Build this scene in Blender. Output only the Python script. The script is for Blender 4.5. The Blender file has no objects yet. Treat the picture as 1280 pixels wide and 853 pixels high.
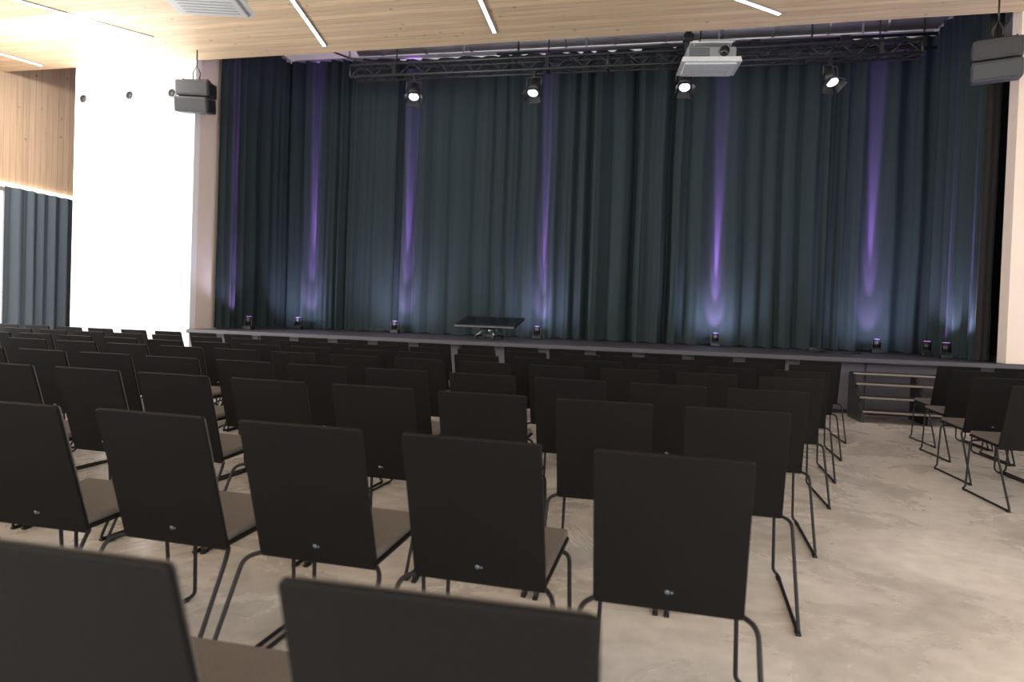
import bpy, bmesh, math, random
from mathutils import Vector, Matrix, noise
random.seed(4)
COL=bpy.context.scene.collection

# ---------------------------------------------------------------- materials
def nt(name):
    m=bpy.data.materials.new(name); m.use_nodes=True
    n=m.node_tree; b=n.nodes['Principled BSDF']
    return m,n,b
def flat(name,c,rough=.6,metal=0.,spec=.5,var=.06,scale=30.,emit=None,es=0,bump=0.,sheen=0.):
    m,n,b=nt(name)
    tc=n.nodes.new('ShaderNodeTexCoord'); no=n.nodes.new('ShaderNodeTexNoise'); no.inputs['Scale'].default_value=scale
    no.inputs['Detail'].default_value=4
    n.links.new(tc.outputs['Object'],no.inputs['Vector'])
    r=n.nodes.new('ShaderNodeValToRGB')
    r.color_ramp.elements[0].position=.3; r.color_ramp.elements[1].position=.7
    r.color_ramp.elements[0].color=(*[x*(1-var) for x in c],1); r.color_ramp.elements[1].color=(*[min(1,x*(1+var)) for x in c],1)
    n.links.new(no.outputs['Fac'],r.inputs['Fac']); n.links.new(r.outputs['Color'],b.inputs['Base Color'])
    b.inputs['Roughness'].default_value=rough; b.inputs['Metallic'].default_value=metal
    b.inputs['Specular IOR Level'].default_value=spec
    if sheen: b.inputs['Sheen Weight'].default_value=sheen
    if bump:
        bp=n.nodes.new('ShaderNodeBump'); bp.inputs['Strength'].default_value=bump; bp.inputs['Distance'].default_value=.01
        n.links.new(no.outputs['Fac'],bp.inputs['Height']); n.links.new(bp.outputs['Normal'],b.inputs['Normal'])
    if emit:
        b.inputs['Emission Color'].default_value=(*emit,1); b.inputs['Emission Strength'].default_value=es
    return m
def wood(name,c1,c2,axis,plank=.12,rough=.5):
    m,n,b=nt(name); N=n.nodes; L=n.links
    tc=N.new('ShaderNodeTexCoord'); sep=N.new('ShaderNodeSeparateXYZ'); L.new(tc.outputs['Object'],sep.inputs[0])
    across={'X':'Y','Y':'X','Z':'Y'}[axis]
    mu=N.new('ShaderNodeMath'); mu.operation='DIVIDE'; L.new(sep.outputs[across],mu.inputs[0]); mu.inputs[1].default_value=plank
    fl=N.new('ShaderNodeMath'); fl.operation='FLOOR'; L.new(mu.outputs[0],fl.inputs[0])
    fr=N.new('ShaderNodeMath'); fr.operation='FRACT'; L.new(mu.outputs[0],fr.inputs[0])
    wn=N.new('ShaderNodeTexWhiteNoise'); wn.noise_dimensions='1D'; L.new(fl.outputs[0],wn.inputs['W'])
    mp=N.new('ShaderNodeMapping'); L.new(tc.outputs['Object'],mp.inputs[0])
    sc={'X':(1.2,22,22),'Y':(22,1.2,22),'Z':(22,22,1.2)}[axis]; mp.inputs['Scale'].default_value=sc
    cb=N.new('ShaderNodeCombineXYZ'); L.new(wn.outputs['Value'],cb.inputs[2 if axis!='Z' else 0])
    L.new(cb.outputs[0],mp.inputs['Location'])
    no=N.new('ShaderNodeTexNoise'); no.inputs['Scale'].default_value=1; no.inputs['Detail'].default_value=5; L.new(mp.outputs[0],no.inputs['Vector'])
    r=N.new('ShaderNodeValToRGB'); r.color_ramp.elements[0].position=.3; r.color_ramp.elements[1].position=.72
    r.color_ramp.elements[0].color=(*c1,1); r.color_ramp.elements[1].color=(*c2,1); L.new(no.outputs['Fac'],r.inputs['Fac'])
    mx=N.new('ShaderNodeMix'); mx.data_type='RGBA'; mx.blend_type='MULTIPLY'; mx.inputs['Factor'].default_value=1
    mr=N.new('ShaderNodeMapRange'); mr.inputs['To Min'].default_value=.84; mr.inputs['To Max'].default_value=1.05; L.new(wn.outputs['Value'],mr.inputs['Value'])
    L.new(r.outputs['Color'],mx.inputs['A']); L.new(mr.outputs[0],mx.inputs['B'])
    vo=N.new('ShaderNodeTexVoronoi'); vo.inputs['Scale'].default_value=3.6; L.new(tc.outputs['Object'],vo.inputs['Vector'])
    kr=N.new('ShaderNodeMapRange'); kr.inputs['From Min'].default_value=.03; kr.inputs['From Max'].default_value=.13; kr.inputs['To Min'].default_value=.45; kr.inputs['To Max'].default_value=1; L.new(vo.outputs['Distance'],kr.inputs['Value'])
    m2=N.new('ShaderNodeMix'); m2.data_type='RGBA'; m2.blend_type='MULTIPLY'; m2.inputs['Factor'].default_value=1
    L.new(mx.outputs['Result'],m2.inputs['A']); L.new(kr.outputs[0],m2.inputs['B'])
    jt=N.new('ShaderNodeMath'); jt.operation='GREATER_THAN'; jt.inputs[1].default_value=.05; L.new(fr.outputs[0],jt.inputs[0])
    jr=N.new('ShaderNodeMapRange'); jr.inputs['To Min'].default_value=.6; jr.inputs['To Max'].default_value=1; L.new(jt.outputs[0],jr.inputs['Value'])
    m3=N.new('ShaderNodeMix'); m3.data_type='RGBA'; m3.blend_type='MULTIPLY'; m3.inputs['Factor'].default_value=1
    L.new(m2.outputs['Result'],m3.inputs['A']); L.new(jr.outputs[0],m3.inputs['B'])
    L.new(m3.outputs['Result'],b.inputs['Base Color']); b.inputs['Roughness'].default_value=rough
    return m
def concrete(name):
    m,n,b=nt(name); N=n.nodes; L=n.links
    tc=N.new('ShaderNodeTexCoord')
    a=N.new('ShaderNodeTexNoise'); a.inputs['Scale'].default_value=.8; a.inputs['Detail'].default_value=9; a.inputs['Roughness'].default_value=.68; a.inputs['Distortion'].default_value=.7
    c=N.new('ShaderNodeTexNoise'); c.inputs['Scale'].default_value=9; c.inputs['Detail'].default_value=8
    L.new(tc.outputs['Object'],a.inputs['Vector']); L.new(tc.outputs['Object'],c.inputs['Vector'])
    r=N.new('ShaderNodeValToRGB'); r.color_ramp.elements[0].position=.36; r.color_ramp.elements[1].position=.64
    r.color_ramp.elements[0].color=(.46,.435,.40,1); r.color_ramp.elements[1].color=(.71,.685,.65,1); L.new(a.outputs['Fac'],r.inputs['Fac'])
    r2=N.new('ShaderNodeValToRGB'); r2.color_ramp.elements[0].position=.3; r2.color_ramp.elements[1].position=.7
    r2.color_ramp.elements[0].color=(.84,.84,.84,1); r2.color_ramp.elements[1].color=(1.06,1.06,1.06,1); L.new(c.outputs['Fac'],r2.inputs['Fac'])
    mx=N.new('ShaderNodeMix'); mx.data_type='RGBA'; mx.blend_type='MULTIPLY'; mx.inputs['Factor'].default_value=1
    L.new(r.outputs['Color'],mx.inputs['A']); L.new(r2.outputs['Color'],mx.inputs['B']); L.new(mx.outputs['Result'],b.inputs['Base Color'])
    rr=N.new('ShaderNodeMapRange'); rr.inputs['To Min'].default_value=.16; rr.inputs['To Max'].default_value=.40; L.new(a.outputs['Fac'],rr.inputs['Value']); L.new(rr.outputs[0],b.inputs['Roughness'])
    return m

M_floor=concrete('polished_concrete')
M_ceil=wood('pine_ceiling',(.62,.44,.275),(.77,.60,.41),'X',.14)
M_wallwood=wood('pine_wall_cladding',(.60,.41,.27),(.72,.53,.37),'Z',.13)
M_white=flat('white_plaster',(.86,.85,.83),.8,var=.015,scale=4)
M_peach=flat('warm_plaster',(.74,.62,.53),.8,var=.02,scale=4)
M_curt=flat('teal_stage_curtain_cloth',(.027,.0385,.0405),.9,spec=.1,var=.08,scale=60,bump=.1)
M_curt2=flat('side_curtain_cloth',(.085,.105,.125),.9,spec=.12,var=.08,scale=60,bump=.1)
M_black=flat('black_powdercoat',(.012,.012,.013),.42,var=.1)
M_rod=flat('black_steel_rod',(.009,.009,.010),.5,spec=.3,var=.1)
M_back=flat('dark_laminate_back',(.0066,.0058,.0054),.65,spec=.14,var=.14,scale=90,bump=.05)
M_seat=flat('taupe_seat_fabric',(.115,.104,.097),.95,spec=.2,var=.15,scale=250,bump=.2)
M_logo=flat('grey_logo_badge',(.12,.15,.18),.4,var=.05)
M_stagetop=flat('stage_floor_black',(.048,.045,.053),.5,var=.1,scale=8)
M_stagefront=flat('stage_front_panel',(.080,.070,.084),.6,var=.08,scale=6)
M_lip=flat('stage_lip_edge',(.05,.046,.056),.5,var=.05)
M_dark=flat('shadow_gap',(.008,.008,.008),.8)
M_spk=flat('speaker_grille_dark',(.045,.046,.05),.55,var=.25,scale=180,bump=.2)
M_proj=flat('projector_white_casing',(.50,.51,.52),.45,var=.02)
M_projg=flat('projector_grey_casing',(.20,.215,.23),.45,var=.03)
M_grey=flat('grey_plastic',(.25,.26,.27),.5,var=.04)
M_lens=flat('lamp_lens_lit',(.9,.9,.95),.2,emit=(.85,.9,1.),es=2.2)
M_strip=flat('linear_led_diffuser',(.95,.95,.95),.4,emit=(1,.97,.93),es=6)
M_cove=flat('cove_light_diffuser',(1,.9,.8),.4,emit=(1,.82,.62),es=5)
M_screen=flat('glossy_screen',(.006,.006,.008),.12,var=.02)
M_steel=flat('brushed_steel',(.45,.46,.48),.3,metal=.9,var=.05)
M_duct=flat('galvanised_duct',(.62,.63,.65),.35,metal=.3,var=.05,scale=6)
M_nosing=flat('birch_ply_edge',(.20,.168,.14),.55,var=.08)
M_purple=flat('violet_lamp_lens',(.1,.03,.2),.2,emit=(.62,.3,1.),es=2)
M_frame=flat('window_frame_grey',(.12,.12,.13),.5)
M_leg=flat('black_leg_curtain',(.02,.018,.018),.9,var=.1)

# ---------------------------------------------------------------- mesh builder
class B:
    def __init__(s): s.bm=bmesh.new(); s.mats=[]
    def mi(s,m):
        if m not in s.mats: s.mats.append(m)
        return s.mats.index(m)
    def _add(s,t,mat,M=None,smooth=False):
        if M is not None: t.transform(M)
        i=s.mi(mat); vm={}
        for v in t.verts: vm[v]=s.bm.verts.new(v.co)
        for f in t.faces:
            try: nf=s.bm.faces.new([vm[v] for v in f.verts])
            except ValueError: continue
            nf.material_index=i; nf.smooth=smooth
        t.free()
    def box(s,c,d,mat,rot=None,bev=0,seg=2):
        t=bmesh.new(); bmesh.ops.create_cube(t,size=1)
        for v in t.verts: v.co=Vector((v.co.x*d[0],v.co.y*d[1],v.co.z*d[2]))
        if bev: bmesh.ops.bevel(t,geom=t.edges[:],offset=bev,segments=seg,affect='EDGES',profile=.5)
        M=Matrix.Translation(c)
        if rot is not None: M=M@rot.to_4x4()
        s._add(t,mat,M,False)
    def hull(s,pts,faces,mat):
        t=bmesh.new(); vs=[t.verts.new(p) for p in pts]
        for f in faces: t.faces.new([vs[i] for i in f])
        bmesh.ops.recalc_face_normals(t,faces=t.faces[:]); s._add(t,mat)
    def cyl(s,p,q,r,mat,r2=None,n=16,smooth=True,cap=True):
        p=Vector(p);q=Vector(q); d=q-p
        t=bmesh.new(); bmesh.ops.create_cone(t,cap_ends=cap,segments=n,radius1=r,radius2=r if r2 is None else r2,depth=d.length)
        M=Matrix.Translation((p+q)/2)@d.to_track_quat('Z','Y').to_matrix().to_4x4()
        s._add(t,mat,M,smooth)
    def tube(s,pts,r,mat,n=8,closed=False,fillet=0):
        P=[Vector(p) for p in pts]
        if fillet:
            Q=[]
            k=len(P)
            for i in range(k):
                if not closed and i in(0,k-1): Q.append(P[i]); continue
                a,b,c=P[i-1],P[i],P[(i+1)%k]
                f=min(fillet,(a-b).length*.45,(c-b).length*.45)
                s0=b+(a-b).normalized()*f; s1=b+(c-b).normalized()*f
                for j in range(6):
                    u=j/5; Q.append(s0*(1-u)**2+b*2*u*(1-u)+s1*u*u)
            P=Q
        t=bmesh.new(); k=len(P); rings=[]; nrm=None
        for i in range(k):
            if closed: tan=(P[(i+1)%k]-P[i-1]).normalized()
            else: tan=(P[min(i+1,k-1)]-P[max(i-1,0)]).normalized()
            if nrm is None:
                nrm=tan.orthogonal().normalized()
            nrm=(nrm-tan*nrm.dot(tan)).normalized(); bi=tan.cross(nrm)
            rings.append([t.verts.new(P[i]+(nrm*math.cos(2*math.pi*j/n)+bi*math.sin(2*math.pi*j/n))*r) for j in range(n)])
        for i in range(k if closed else k-1):
            a=rings[i];b=rings[(i+1)%k]
            for j in range(n): t.faces.new([a[j],a[(j+1)%n],b[(j+1)%n],b[j]])
        if not closed:
            t.faces.new(rings[0][::-1]); t.faces.new(rings[-1])
        s._add(t,mat,None,True)
    def mesh(s,name):
        me=bpy.data.meshes.new(name)
        bmesh.ops.recalc_face_normals(s.bm,faces=s.bm.faces[:])
        s.bm.to_mesh(me); s.bm.free()
        for m in s.mats: me.materials.append(m)
        return me
    def obj(s,name,loc=(0,0,0),rot=(0,0,0)):
        o=bpy.data.objects.new(name,s.mesh(name)); COL.objects.link(o); o.location=loc; o.rotation_euler=rot
        return o
def box_obj(name,x0,x1,y0,y1,z0,z1,mat):
    b=B(); b.box(((x0+x1)/2,(y0+y1)/2,(z0+z1)/2),(x1-x0,y1-y0,z1-z0),mat); return b.obj(name)
def RX(a): return Matrix.Rotation(a,3,'X')

# ---------------------------------------------------------------- room shell
XL,XR=-12.0,8.0; YB=-4.5; YP=10.4; YS=14.2; ZC=5.54; ZU=7.8
SX0,SX1=-7.96,4.72
box_obj('floor',XL-.3,XR+.3,YB,YS+.3,-.2,0,M_floor)
b=B(); b.hull([(XL-.2,YB,ZC-.07),(XR+.2,YB,ZC+.1),(XR+.2,YP,ZC+.1),(XL-.2,YP,ZC-.07),
               (XL-.2,YB,ZC+.25),(XR+.2,YB,ZC+.4),(XR+.2,YP,ZC+.4),(XL-.2,YP,ZC+.25)],
              [(0,1,2,3),(4,5,6,7),(0,1,5,4),(1,2,6,5),(2,3,7,6),(3,0,4,7)],M_ceil); b.obj('ceiling')
box_obj('ceiling_stage',XL-.2,XR+.2,YP-.3,YS+.3,ZU,ZU+.2,M_white)
box_obj('trim_ceiling_upstand',XL-.2,XR+.2,YP-.3,YP-.05,ZC+.42,ZU,M_white)
box_obj('wall_back',XL-.2,XR+.2,YS,YS+.2,6.5,ZU,M_white)
box_obj('wall_back_lower',XL-.2,XR+.2,YS,YS+.2,0,6.5,M_dark)
box_obj('wall_proscenium_left',-10.43,SX0,YP,YP+.15,0,6.6,M_white)
box_obj('wall_reveal_left',SX0-.25,SX0,YP+.15,YP+.75,0,6.6,M_peach)  # shaded side of the white pillar; its tan shade is put into the colour
box_obj('wall_proscenium_right',SX1,XR,YP+.0,YP+.25,.835,6.6,M_peach)
box_obj('wall_left',XL-.2,XL,YB,YS,3.42,ZU,M_wallwood)
box_obj('trim_cove_light',XL,XL+.05,YB,YS,3.36,3.42,M_cove)
box_obj('wall_left_rear',XL-.2,XL,10.6,YS,0,3.36,M_white)
box_obj('wall_right',XR,XR+.2,YB,YS,3.3,ZU,M_white)
box_obj('wall_right_rear',XR,XR+.2,8.5,YS,0,3.3,M_white)
def window(name,axis,pos,a0,a1,z0,z1,n):
    b=B()
    def bar(u0,u1,w0,w1):
        if axis=='X': b.box((pos,(u0+u1)/2,(w0+w1)/2),(.08,u1-u0,w1-w0),M_frame)
        else: b.box(((u0+u1)/2,pos,(w0+w1)/2),(u1-u0,.08,w1-w0),M_frame)
    bar(a0,a1,z0,z0+.08); bar(a0,a1,z1-.08,z1)
    for i in range(n+1):
        u=a0+(a1-a0-.07)*i/n; bar(u,u+.07,z0+.08,z1-.08)
    return b.obj(name)
window('window_1','X',XL-.1,YB,10.6,0,3.36,8)
window('window_2','X',XR+.1,YB,8.5,0,3.3,7)
window('window_3','Y',YB+.05,XL,XR,0,5.3,10)
for (x,z) in ((-10.24,4.91),(-9.27,4.94),(-8.41,4.95)):
    b=B(); b.cyl((0,-.02,0),(0,.0,0),.085,M_grey,n=28); b.cyl((0,-.024,0),(0,-.0,0),.065,M_black,n=28)
    b.tube([(.075*math.cos(t*math.pi/12),-.02,.075*math.sin(t*math.pi/12)) for t in range(24)],.01,M_grey,closed=True)
    b.obj('wall_vent',(x,YP,z))

# ---------------------------------------------------------------- stage
b=B()
SZ=.83; SR=7.9
b.box(((SX0+SR)/2,(YP+YS)/2+.1,(SZ-.05)/2),(SR-SX0,YS-YP-.3,SZ-.05),M_stagefront)
b.box(((SX0+SR)/2,(YP+.02+YS)/2-.03,SZ-.03),(SR-SX0,YS-YP+.0,.06),M_stagetop)
b.box(((SX0+SR)/2,YP-.055,SZ-.035),(SR-SX0,.05,.07),M_lip,bev=.01)
n=13
for i in range(n):
    x0=SX0+(SR-SX0)*i/n; x1=SX0+(SR-SX0)*(i+1)/n
    b.box(((x0+x1)/2,YP+.235,.42),(x1-x0-.03,.03,.74),M_stagefront,bev=.006)
b.box(((SX0+SR)/2,YP+.23,.03),(SR-SX0,.03,.06),M_dark)
st=b.obj('stage')
b=B()
for i,z in enumerate((.17,.34,.51,.64)):
    y=9.66+i*.17
    b.box((3.55,y+.09,z-.02),(1.62,.2,.035),M_black,bev=.004)
    b.box((3.55,y-.012,z-.02),(1.62,.012,.024),M_nosing)
for x in (2.75,3.55,4.35):
    b.hull([(x-.02,9.68,0),(x-.02,10.34,0),(x-.02,10.34,.6),(x-.02,10.18,.6),(x-.02,9.68,.13),
            (x+.02,9.68,0),(x+.02,10.34,0),(x+.02,10.34,.6),(x+.02,10.18,.6),(x+.02,9.68,.13)],
           [(0,1,2,3,4),(5,6,7,8,9),(0,1,6,5),(1,2,7,6),(2,3,8,7),(3,4,9,8),(4,0,5,9)],M_black)
b.obj('stage_steps')

# ---------------------------------------------------------------- curtains
def curtain(name,path,z0,z1,mat,period=.27,amp=.065,seed=0,step=.018,nz=14,side=1):
    P=[Vector((p[0],p[1],0)) for p in path]; pts=[]; s=0
    for a,c in zip(P[:-1],P[1:]):
        L=(c-a).length; k=max(2,int(L/step)); d=(c-a)/L; nn=Vector((-d.y,d.x,0))*side
        for i in range(k):
            pts.append((a+(c-a)*i/k,nn,s+L*i/k))
        s+=L
    pts.append((P[-1],nn,s))
    bm=bmesh.new(); grid=[]
    for (p,nn,s) in pts:
        col=[]
        w=s+.30*noise.noise(Vector((s*.8,seed,0)))*1.6
        a=amp*(.5+.9*abs(noise.noise(Vector((s*1.1,seed+5,1)))*2))
        for j in range(nz+1):
            t=j/nz; z=z0+(z1-z0)*t
            ww=w+.04*noise.noise(Vector((s*.8,seed+9,z*.35)))
            ph=2*math.pi*ww/period
            o=a*(.8+.2*(1-t))*(math.sin(ph)+.30*math.sin(2*ph+1.1+seed)+.35*math.sin(.37*ph+seed)+.12*math.sin(3.1*ph))
            col.append(bm.verts.new((p.x+nn.x*o,p.y+nn.y*o,z+(.012*math.sin(ph) if j==0 else 0))))
        grid.append(col)
    for i in range(len(grid)-1):
        for j in range(nz):
            f=bm.faces.new([grid[i][j],grid[i+1][j],grid[i+1][j+1],grid[i][j+1]]); f.smooth=True
    me=bpy.data.meshes.new(name); bm.to_mesh(me); bm.free(); me.materials.append(mat)
    o=bpy.data.objects.new(name,me); COL.objects.link(o)
    return o
CT=6.52
def seg(name,path,seed,**k): return curtain(name,path,SZ+.015,CT,M_curt,seed=seed,**k)
seg('stage_curtain',[(-7.86,10.98),(-7.86,13.45)],1,period=.25,amp=.055)
seg('stage_curtain',[(-7.95,13.24),(-5.35,13.24)],2,period=.30)
seg('stage_curtain',[(-5.4,13.36),(-.2,13.36)],3,period=.37,amp=.085)
seg('stage_curtain',[(-.3,13.24),(3.0,13.24)],4,period=.40,amp=.085)
seg('stage_curtain',[(2.9,13.38),(4.8,13.38)],5,period=.33)
seg('stage_curtain',[(4.72,13.35),(4.72,11.1)],6,period=.28)
curtain('stage_curtain_leg',[(4.74,10.94),(4.50,10.80)],SZ+.015,CT,M_leg,period=.16,amp=.035,seed=7)
curtain('window_curtain',[(XL+.18,10.30),(XL+.18,13.9)],.02,3.34,M_curt2,period=.28,amp=.07,seed=8)
b=B()
b.box((-1.55,13.30,CT+.03),(12.4,.05,.06),M_grey); b.box((-7.86,12.1,CT+.03),(.05,2.3,.06),M_grey); b.box((4.72,12.1,CT+.03),(.05,2.3,.06),M_grey)
for x in (-6.5,-4,-1.5,1,3.5): b.box((x,13.30,(CT+ZU)/2),(.03,.03,ZU-CT-.02),M_grey)
b.obj('curtain_track')
b=B(); b.cyl((-6.5,13.75,7.0),(6.0,13.75,7.0),.2,M_duct,n=24)
for x in range(-6,6): b.cyl((x,13.75,7.0),(x+.05,13.75,7.0),.212,M_duct,n=24)
for x in (-5,-1,3): b.box((x,13.75,7.5),(.02,.02,.58),M_steel)
b.obj('ventilation_duct')

# ---------------------------------------------------------------- truss
b=B(); TY,TZ=11.25,5.49; hx,hz=.11,.10
tx0,tx1=-5.42,3.76
for dy in(-hx,hx):
    for dz in(-hz,hz): b.cyl((tx0,TY+dy,TZ+dz),(tx1,TY+dy,TZ+dz),.021,M_black,n=10)
k=40
for i in range(k):
    x0=tx0+(tx1-tx0)*i/k; x1=tx0+(tx1-tx0)*(i+1)/k; u=(-1)**i
    for dy in(-hx,hx): b.cyl((x0,TY+dy,TZ-hz*u),(x1,TY+dy,TZ+hz*u),.010,M_black,n=6)
    for dz in(-hz,hz): b.cyl((x0,TY-hx*u,TZ+dz),(x1,TY+hx*u,TZ+dz),.010,M_black,n=6)
for x in (tx0,-.9,tx1):
    for s in(-1,1):
        b.cyl((x,TY-hx,TZ+s*hz),(x,TY+hx,TZ+s*hz),.02,M_black,n=8); b.cyl((x,TY+s*hx,TZ-hz),(x,TY+s*hx,TZ+hz),.02,M_black,n=8)
for x in (-4.6,-1.9,.9,3.2):
    b.cyl((x,TY,TZ+hz),(x,TY,ZU-.01),.012,M_black,n=6); b.box((x,TY,TZ+.02),(.06,.25,.26),M_black)
b.tube([(-6.2,11.6,6.3),(-5.9,11.4,5.95),(-5.6,11.25,5.8),(-5.3,11.25,5.7),(-4.8,11.25,5.62)],.018,M_black)
b.obj('lighting_truss')
b=B(); b.cyl((-3.0,12.1,6.05),(4.3,12.1,6.05),.028,M_black,n=10); b.cyl((.5,12.1,5.82),(4.3,12.1,5.82),.028,M_black,n=10)
for x in (-2.6,.6,2.4,4.1): b.cyl((x,12.1,5.82 if x>0 else 6.05),(x,12.1,ZU-.01),.014,M_black,n=8)
for x in(1.0,1.5,2.9): b.box((x,12.05,5.95),(.16,.12,.22),M_black,bev=.02)
b.obj('rigging_pipe')

def stage_spot(loc,yaw,tilt):
    b=B()
    b.box((0,0,.22),(.05,.06,.1),M_black,bev=.008)
    b.tube([(-.13,0,.0),(-.13,0,.17),(.13,0,.17),(.13,0,.0)],.012,M_black,fillet=.03)
    R=RX(tilt)
    def T(p): return R@Vector(p)
    b.cyl(T((0,.0,.13)),T((0,0,-.10)),.09,M_black,r2=.10,n=24)
    b.cyl(T((0,.0,.17)),T((0,0,.13)),.055,M_black,r2=.09,n=24)
    b.cyl(T((0,0,-.10)),T((0,0,-.115)),.108,M_black,n=24)
    b.cyl(T((0,0,-.112)),T((0,0,-.12)),.085,M_lens,n=24)
    for i in range(4):
        q=Matrix.Rotation(i*math.pi/2,3,'Z')
        pts=[q@Vector(p) for p in((-.085,.105,-.115),(.085,.105,-.115),(.11,.15,-.20),(-.11,.15,-.20))]
        pts2=[p+q@Vector((0,.006,0)) for p in pts]
        P=[T(p) for p in pts+pts2]
        b.hull(P,[(0,1,2,3),(4,5,6,7),(0,1,5,4),(1,2,6,5),(2,3,7,6),(3,0,4,7)],M_black)
    return b.obj('stage_spotlight',loc,(0,0,yaw))
for (x,z,yw,ti) in((-4.23,5.09,.3,-.5),(-2.11,5.09,-.2,-.45),(.33,5.09,.1,-.5),(2.50,5.09,.5,-.5)):
    stage_spot((x,11.17,z),yw,ti)

def projector(name,loc,rz,w=.92,up=1.2,mast=True):
    b=B()
    d=.62;h=.26
    top=M_projg if mast else M_proj
    b.box((0,0,.055),(w*.82,d*.9,h-.08),top,bev=.025)
    b.hull([(-w/2+.02,-d/2+.0,-.02),(w/2-.02,-d/2+.0,-.02),(w/2-.02,d/2-.02,-.02),(-w/2+.02,d/2-.02,-.02),
            (-w/2+.0,-d/2+.0,-.09),(w/2-.0,-d/2+.0,-.09),(w/2-.0,d/2-.02,-.09),(-w/2+.0,d/2-.02,-.09),],
           [(0,1,2,3),(4,5,6,7),(0,1,5,4),(1,2,6,5),(2,3,7,6),(3,0,4,7)],M_proj)
    b.box((0,0,-.10),(w*.86,d*.84,.03),M_proj,bev=.01)
    for i in range(5): b.box((0,-d*.26+i*.08,-.117),(w*.7,.012,.006),M_grey)
    for i in range(6): b.box((-.18,-d*.45-.003,.0+i*.022),(.30,.01,.009),M_black)
    b.cyl((.18,-d/2-.03,.06),(.18,-d/2+.05,.06),.07,M_black,n=24); b.cyl((.18,-d/2-.036,.06),(.18,-d/2-.026,.06),.055,M_screen,n=24)
    for x in(-.25,.25):
        for y in(-.2,.2): b.cyl((x,y,.12),(x,y,.22),.012,M_grey,n=8)
    b.box((0,0,.225),(.62,.46,.02),M_proj,bev=.004)
    for y in(-.18,.18): b.box((.1,y,.26),(.5,.03,.04),M_grey)
    if mast:
        b.box((-.30,.1,.22+up/2),(.09,.09,up),M_black,bev=.008); b.box((-.30,.1,.42),(.15,.15,.1),M_black,bev=.01)
        b.tube([(-.25,.1,.3),(-.05,.1,.42),(.1,0,.24)],.012,M_black)
    else:
        b.box((0,0,.22+up/2),(.06,.06,up),M_proj)
        b.box((0,0,.22+up-.01),(.25,.25,.02),M_proj)
    return b.obj(name,loc,(0,0,rz))
projector('projector',(.66,10.74,5.22),.10,w=.88,up=ZU-5.46)
projector('ceiling_projector',(-5.74,7.70,5.18),.25,w=1.0,up=.11,mast=False)

def strip(p,q):
    p=Vector(p);q=Vector(q); d=q-p; zc=lambda x:ZC-.07+.17*(x-(XL-.2))/(XR-XL+.4)
    m=(p+q)/2; b=B(); b.box((0,0,-.004),(d.length,.085,.012),M_grey); b.box((0,0,-.012),(d.length-.02,.045,.012),M_strip)
    b.obj('linear_ceiling_light',(m.x,m.y,zc(m.x)-.006),(0,-math.atan(.17/20.4)*math.cos(math.atan2(d.y,d.x)),math.atan2(d.y,d.x)))
strip((-9.9,6.7),(-8.0,9.42)); strip((-11.6,8.6),(-10.95,10.2)); strip((-2.42,7.6),(-2.53,10.0)); strip((-4.75,7.0),(-5.38,10.1))
strip((.3,8.9),(1.55,9.98)); strip((4.5,4.0),(6.0,6.5)); strip((-3,2),(-1.0,4.2)); strip((2,-1),(3,2)); strip((-8,1),(-6.5,3.5))

def speaker(loc,rz,top):
    b=B()
    for i,(z,t) in enumerate(((.0,-.10),(-.262,-.20))):
        R=RX(-t)
        b.box((0,-.02*i,z),(.54,.40,.25),M_spk,rot=R,bev=.03,seg=3)
        b.box(Vector((0,-.02*i,z))+R@Vector((0,-.195,0)),(.50,.02,.2),M_black,rot=R,bev=.006)
        for s in(-1,1): b.box(Vector((s*.272,-.02*i,z)),(.012,.3,.18),M_black,rot=R)
    b.box((0,0,.15),(.40,.05,.05),M_black,bev=.01)
    for s in(-1,1): b.box((s*.2,0,.12),(.02,.12,.1),M_black)
    b.tube([(-.05,0,.17),(-.06,0,.28),(0,0,.40),(.06,0,.28),(.05,0,.17)],.012,M_black)
    b.cyl((0,0,.38),(0,0,top-loc[2]),.012,M_black,n=8)
    return b.obj('line_array_speaker',loc,rz)
speaker((-7.60,9.95,4.83),(0,0,.25),5.49); speaker((4.20,9.85,4.88),(0,0,-.35),5.59)

lamps=[(-7.42,11.35),(-7.18,12.72),(-5.07,12.75),(-2.20,12.86),(1.11,12.86),(3.81,12.82),(4.42,12.3),(4.36,11.4)]
b=B()
b.box((0,0,.035),(.17,.15,.07),M_black,bev=.012)
for s in(-1,1): b.box((s*.075,0,.13),(.018,.06,.15),M_black,bev=.006)
b.cyl((0,0,.10),(0,.0,.235),.058,M_black,r2=.062,n=20); b.cyl((0,0,.235),(0,0,.245),.066,M_black,n=20)
b.cyl((0,0,.243),(0,0,.248),.05,M_purple,n=20)
ume=b.mesh('uplight')
for i,(x,y) in enumerate(lamps):
    o=bpy.data.objects.new('stage_uplight',ume); COL.objects.link(o); o.location=(x,y,SZ)

b=B()
R=RX(math.radians(15))
b.box((0,0,.30),(1.12,.60,.045),M_black,rot=R,bev=.008)
b.box(Vector((0,0,.30))+R@Vector((0,0,.024)),(1.06,.54,.004),M_screen,rot=R)
b.box(Vector((0,0,.30))+R@Vector((0,-.305,0)),(1.10,.006,.02),M_steel,rot=R)
b.box((0,.02,.22),(.30,.22,.05),M_black,rot=R,bev=.01)
b.cyl((0,.02,.08),(0,.02,.23),.035,M_steel,n=16)
for s in(-1,1):
    b.box((s*.16,0,.065),(.04,.52,.035),M_black,bev=.008)
    b.tube([(s*.16,-.2,.07),(s*.05,0,.22)],.012,M_steel)
    b.tube([(s*.16,.2,.07),(s*.05,.04,.22)],.012,M_steel)
    for y in(-.23,.23):
        b.cyl((s*.16-.012,y,.025),(s*.16+.012,y,.025),.025,M_black,n=16)
b.box((0,0,.065),(.34,.04,.035),M_black)
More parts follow.
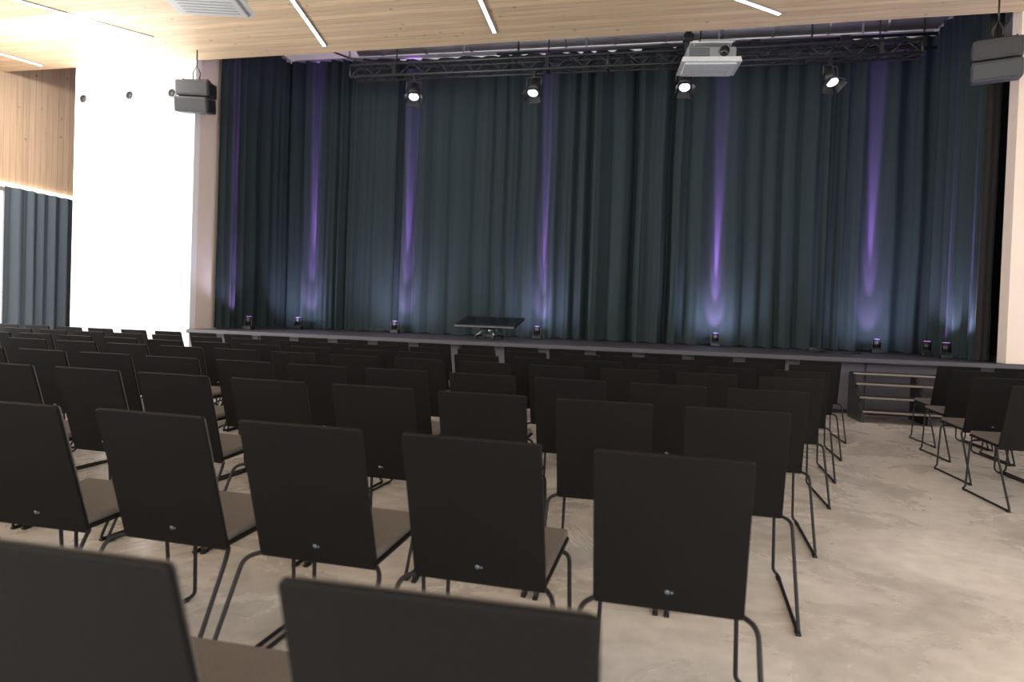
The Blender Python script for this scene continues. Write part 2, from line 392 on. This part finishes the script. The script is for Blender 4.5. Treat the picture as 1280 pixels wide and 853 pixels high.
b.obj('presentation_monitor_cart',(-2.84,11.6,SZ),(0,0,-.12))
b=B()
for k in range(4):
    rr=.11+.012*k; b.tube([(rr*math.cos(t*math.pi/12),rr*.8*math.sin(t*math.pi/12),.014+.012*k) for t in range(24)],.012,M_black,closed=True,n=6)
b.tube([(.11,0,.015),(.3,.1,.012),(.5,-.05,.012),(.7,.05,.012)],.01,M_black,n=6)
b.box((-.05,.02,.05),(.10,.08,.06),M_black,bev=.01)
b.obj('cable_coil',(2.62,11.9,SZ))

# ---------------------------------------------------------------- chairs
def chair_mesh():
    b=B()
    ztop,zbot=.87,.392; rec=.145
    ang=math.atan2(rec,ztop-zbot); L=math.hypot(rec,ztop-zbot)
    R=RX(ang)
    c=Vector((0,rec/2+.008,(ztop+zbot)/2))
    def panel(w_top,w_bot,h,t,mat,cc,rad):
        out=[]
        cs=[(w_top/2,h/2,0),(-w_top/2,h/2,90),(-w_bot/2,-h/2,180),(w_bot/2,-h/2,270)]
        for (x,z,a0) in cs:
            sx=1 if x>0 else -1; sz=1 if z>0 else -1
            for j in range(5):
                a=math.radians(a0+90*j/4); out.append((x-sx*rad+rad*math.cos(a),z-sz*rad+rad*math.sin(a)))
        n=len(out); e=.002
        pts=[]
        for (yy,ins) in((-t/2,e),(-t/2+e,0),(t/2-e,0),(t/2,e)):
            for (x,z) in out:
                k=1-ins*2/max(w_top,h); pts.append(cc+R@Vector((x*k,yy,z*k)))
        faces=[tuple(range(n)),tuple(range(3*n,4*n))]
        for l in range(3):
            for i in range(n): faces.append((l*n+i,l*n+(i+1)%n,(l+1)*n+(i+1)%n,(l+1)*n+i))
        b.hull(pts,faces,mat)
    panel(.424,.428,L,.014,M_back,c,.009)
    panel(.408,.412,L-.02,.014,M_seat,c+R@Vector((0,.013,.003)),.012)
    o=c+R@Vector((0,-.0072,-L/2+.065))
    q=R@Vector((0,-1,0))
    b.cyl(o,o+q*.0006,.0075,M_logo,n=16); b.box(o+R@Vector((.013,-.0003,0)),(.006,.0008,.008),M_logo,rot=R)
    b.box((0,.355,.42),(.43,.43,.016),M_back,rot=RX(.04),bev=.006)
    b.box((0,.36,.442),(.42,.42,.030),M_seat,rot=RX(.04),bev=.012,seg=3)
    r=.0078
    for s in(-1,1):
        b.tube([(s*.10,.18,.400),(s*.20,.17,.402),(s*.247,.10,.395),(s*.256,-.125,.010),(s*.256,-.06,.0085),(s*.256,.54,.0085),(s*.235,.54,.03),(s*.225,.52,.395),(s*.10,.50,.404)],r,M_rod,n=8,fillet=.035)
        b.box((s*.256,-.10,.006),(.022,.045,.012),M_rod,bev=.003); b.box((s*.256,.50,.006),(.022,.045,.012),M_rod,bev=.003)
        b.tube([(s*.165,.46,.403),(s*.165,.18,.40),(s*.165,.155,.42),(s*.165,.118,.55)],r*.9,M_rod,n=8,fillet=.02)
    b.cyl((-.11,.18,.400),(.11,.18,.400),r,M_rod,n=8); b.cyl((-.11,.50,.404),(.11,.50,.404),r,M_rod,n=8)
    return b.mesh('chair')
CM=chair_mesh()
beta=-.031; cb,sb=math.cos(beta),math.sin(beta)
def place(x,y,rz):
    o=bpy.data.objects.new('stacking_chair',CM); COL.objects.link(o); o.location=(x,y,0); o.rotation_euler=(0,0,rz)
rows=[(-.283,.78),(-.003,1.862),(.263,2.993),(.523,3.983),(.798,5.073),(1.024,5.93),(1.29,6.93),(1.55,7.95)]
for ri,(a0,c0) in enumerate(rows):
    for k in range(22):
        a=a0-.5595*k; x=a*cb-c0*sb; y=a*sb+c0*cb
        if x<-9.9: break
        dx,dy,dr=random.uniform(-.008,.008),random.uniform(-.012,.012),random.uniform(-.02,.02)
        if ri==0 and k==0: dx,dy,dr=-.002,.012,.035
        if ri==0 and k>=1: dx,dy,dr=-.030,-.005,.02
        place(x+dx,y+dy,beta+dr)
for (x,y) in((2.70,5.38),(2.80,6.20),(3.04,7.22),(3.22,8.05)):
    for k in range(5):
        place(x+.56*k,y+.03*k,.03+random.uniform(-.02,.02))

# ---------------------------------------------------------------- lights
def light(name,kind,loc,rot,energy,color,**k):
    l=bpy.data.lights.new(name,kind); l.energy=energy; l.color=color
    for a,v in k.items(): setattr(l,a,v)
    o=bpy.data.objects.new(name,l); COL.objects.link(o); o.location=loc; o.rotation_euler=rot
    return o
def aim(o,t):
    o.rotation_euler=(Vector(t)-o.location).to_track_quat('-Z','Y').to_euler()
def fan(pos,tgt,energy,color,size,nar,side):
    o=light('uplight_beam','SPOT',pos,(0,0,0),energy,color,spot_size=math.radians(size),spot_blend=.75,shadow_soft_size=.03)
    d=Vector(tgt)-Vector(pos)
    zax=-d.normalized(); xax=Vector((0,1,0)) if side else Vector((1,0,0))
    xax=(xax-zax*xax.dot(zax)).normalized(); yax=zax.cross(xax)
    Mx=Matrix((xax,yax,zax)).transposed().to_4x4(); Mx.translation=pos
    o.matrix_world=Mx@Matrix.Diagonal((nar,1,1,1))
for i,(x,y) in enumerate(lamps):
    side=i in(0,6,7)
    pos=(x,y,SZ+.27)
    s=-1 if i==0 else 1
    def T(dd,h): return (x+s*dd,y,SZ+.27+h) if side else (x,y+dd,SZ+.27+h)
    k=1 if not i in(6,7) else .3
    fan(pos,T(.30,5.0),5600*k,(.60,.22,1.),44,.095,side)
    fan(pos,T(.48,1.5),520*k,(.62,.25,1.),46,.27,side)
    fan(pos,T(.48,.50),80*k,(.74,.33,1.),84,.45,side)
    w=light('uplight_wash','SPOT',(x,y-.3,SZ+.3),(0,0,0),105,(.62,.62,1.),spot_size=math.radians(140),spot_blend=1,shadow_soft_size=.05)
    aim(w,(x,13.3,1.8) if not side else (x,y,5))
    if i==0: w.data.energy=40
o=light('window_daylight','AREA',(XL-.5,5.5,1.9),(0,math.radians(-90),0),700,(1,.99,.98),shape='RECTANGLE',size=3.2,size_y=9)
o2=light('white_wall_fill','AREA',(-9.4,8.2,5.3),(0,0,0),230,(1,.98,.96),shape='RECTANGLE',size=2.2,size_y=.3); aim(o2,(-9.3,10.4,2.4))  # added fill lamp with no fixture, pushes the white wall bright
o3=light('backstage_fill','AREA',(-1.0,13.5,7.65),(0,0,0),50,(1,.98,.95),shape='RECTANGLE',size=11,size_y=.1); aim(o3,(-1.0,14.1,6.9))  # invented lamp above the curtains, brightens the back wall and duct

w=bpy.data.worlds.new('daylight'); bpy.context.scene.world=w; w.use_nodes=True
bg=w.node_tree.nodes['Background']; bg.inputs[0].default_value=(.99,.99,1,1); bg.inputs[1].default_value=4.2
bpy.context.scene.view_settings.view_transform='Standard'

# ---------------------------------------------------------------- camera
psi,p,r,H=.2068,0.0175,.0352,1.2256
F=Vector((-math.sin(psi)*math.cos(p),math.cos(psi)*math.cos(p),-math.sin(p)))
R0=Vector((math.cos(psi),math.sin(psi),0)); U0=R0.cross(F)
R=R0*math.cos(r)+U0*math.sin(r); U=-R0*math.sin(r)+U0*math.cos(r)
cd=bpy.data.cameras.new('camera'); cam=bpy.data.objects.new('camera',cd); COL.objects.link(cam)
Mx=Matrix((R,U,-F)).transposed().to_4x4(); Mx.translation=(0,0,H); cam.matrix_world=Mx
cd.sensor_width=36; cd.lens=843.4/1280*36; cd.clip_start=.05; cd.clip_end=200
cd.shift_y=-14.4/1280
cd.dof.use_dof=True; cd.dof.focus_distance=5.0; cd.dof.aperture_fstop=2.4
bpy.context.scene.camera=cam
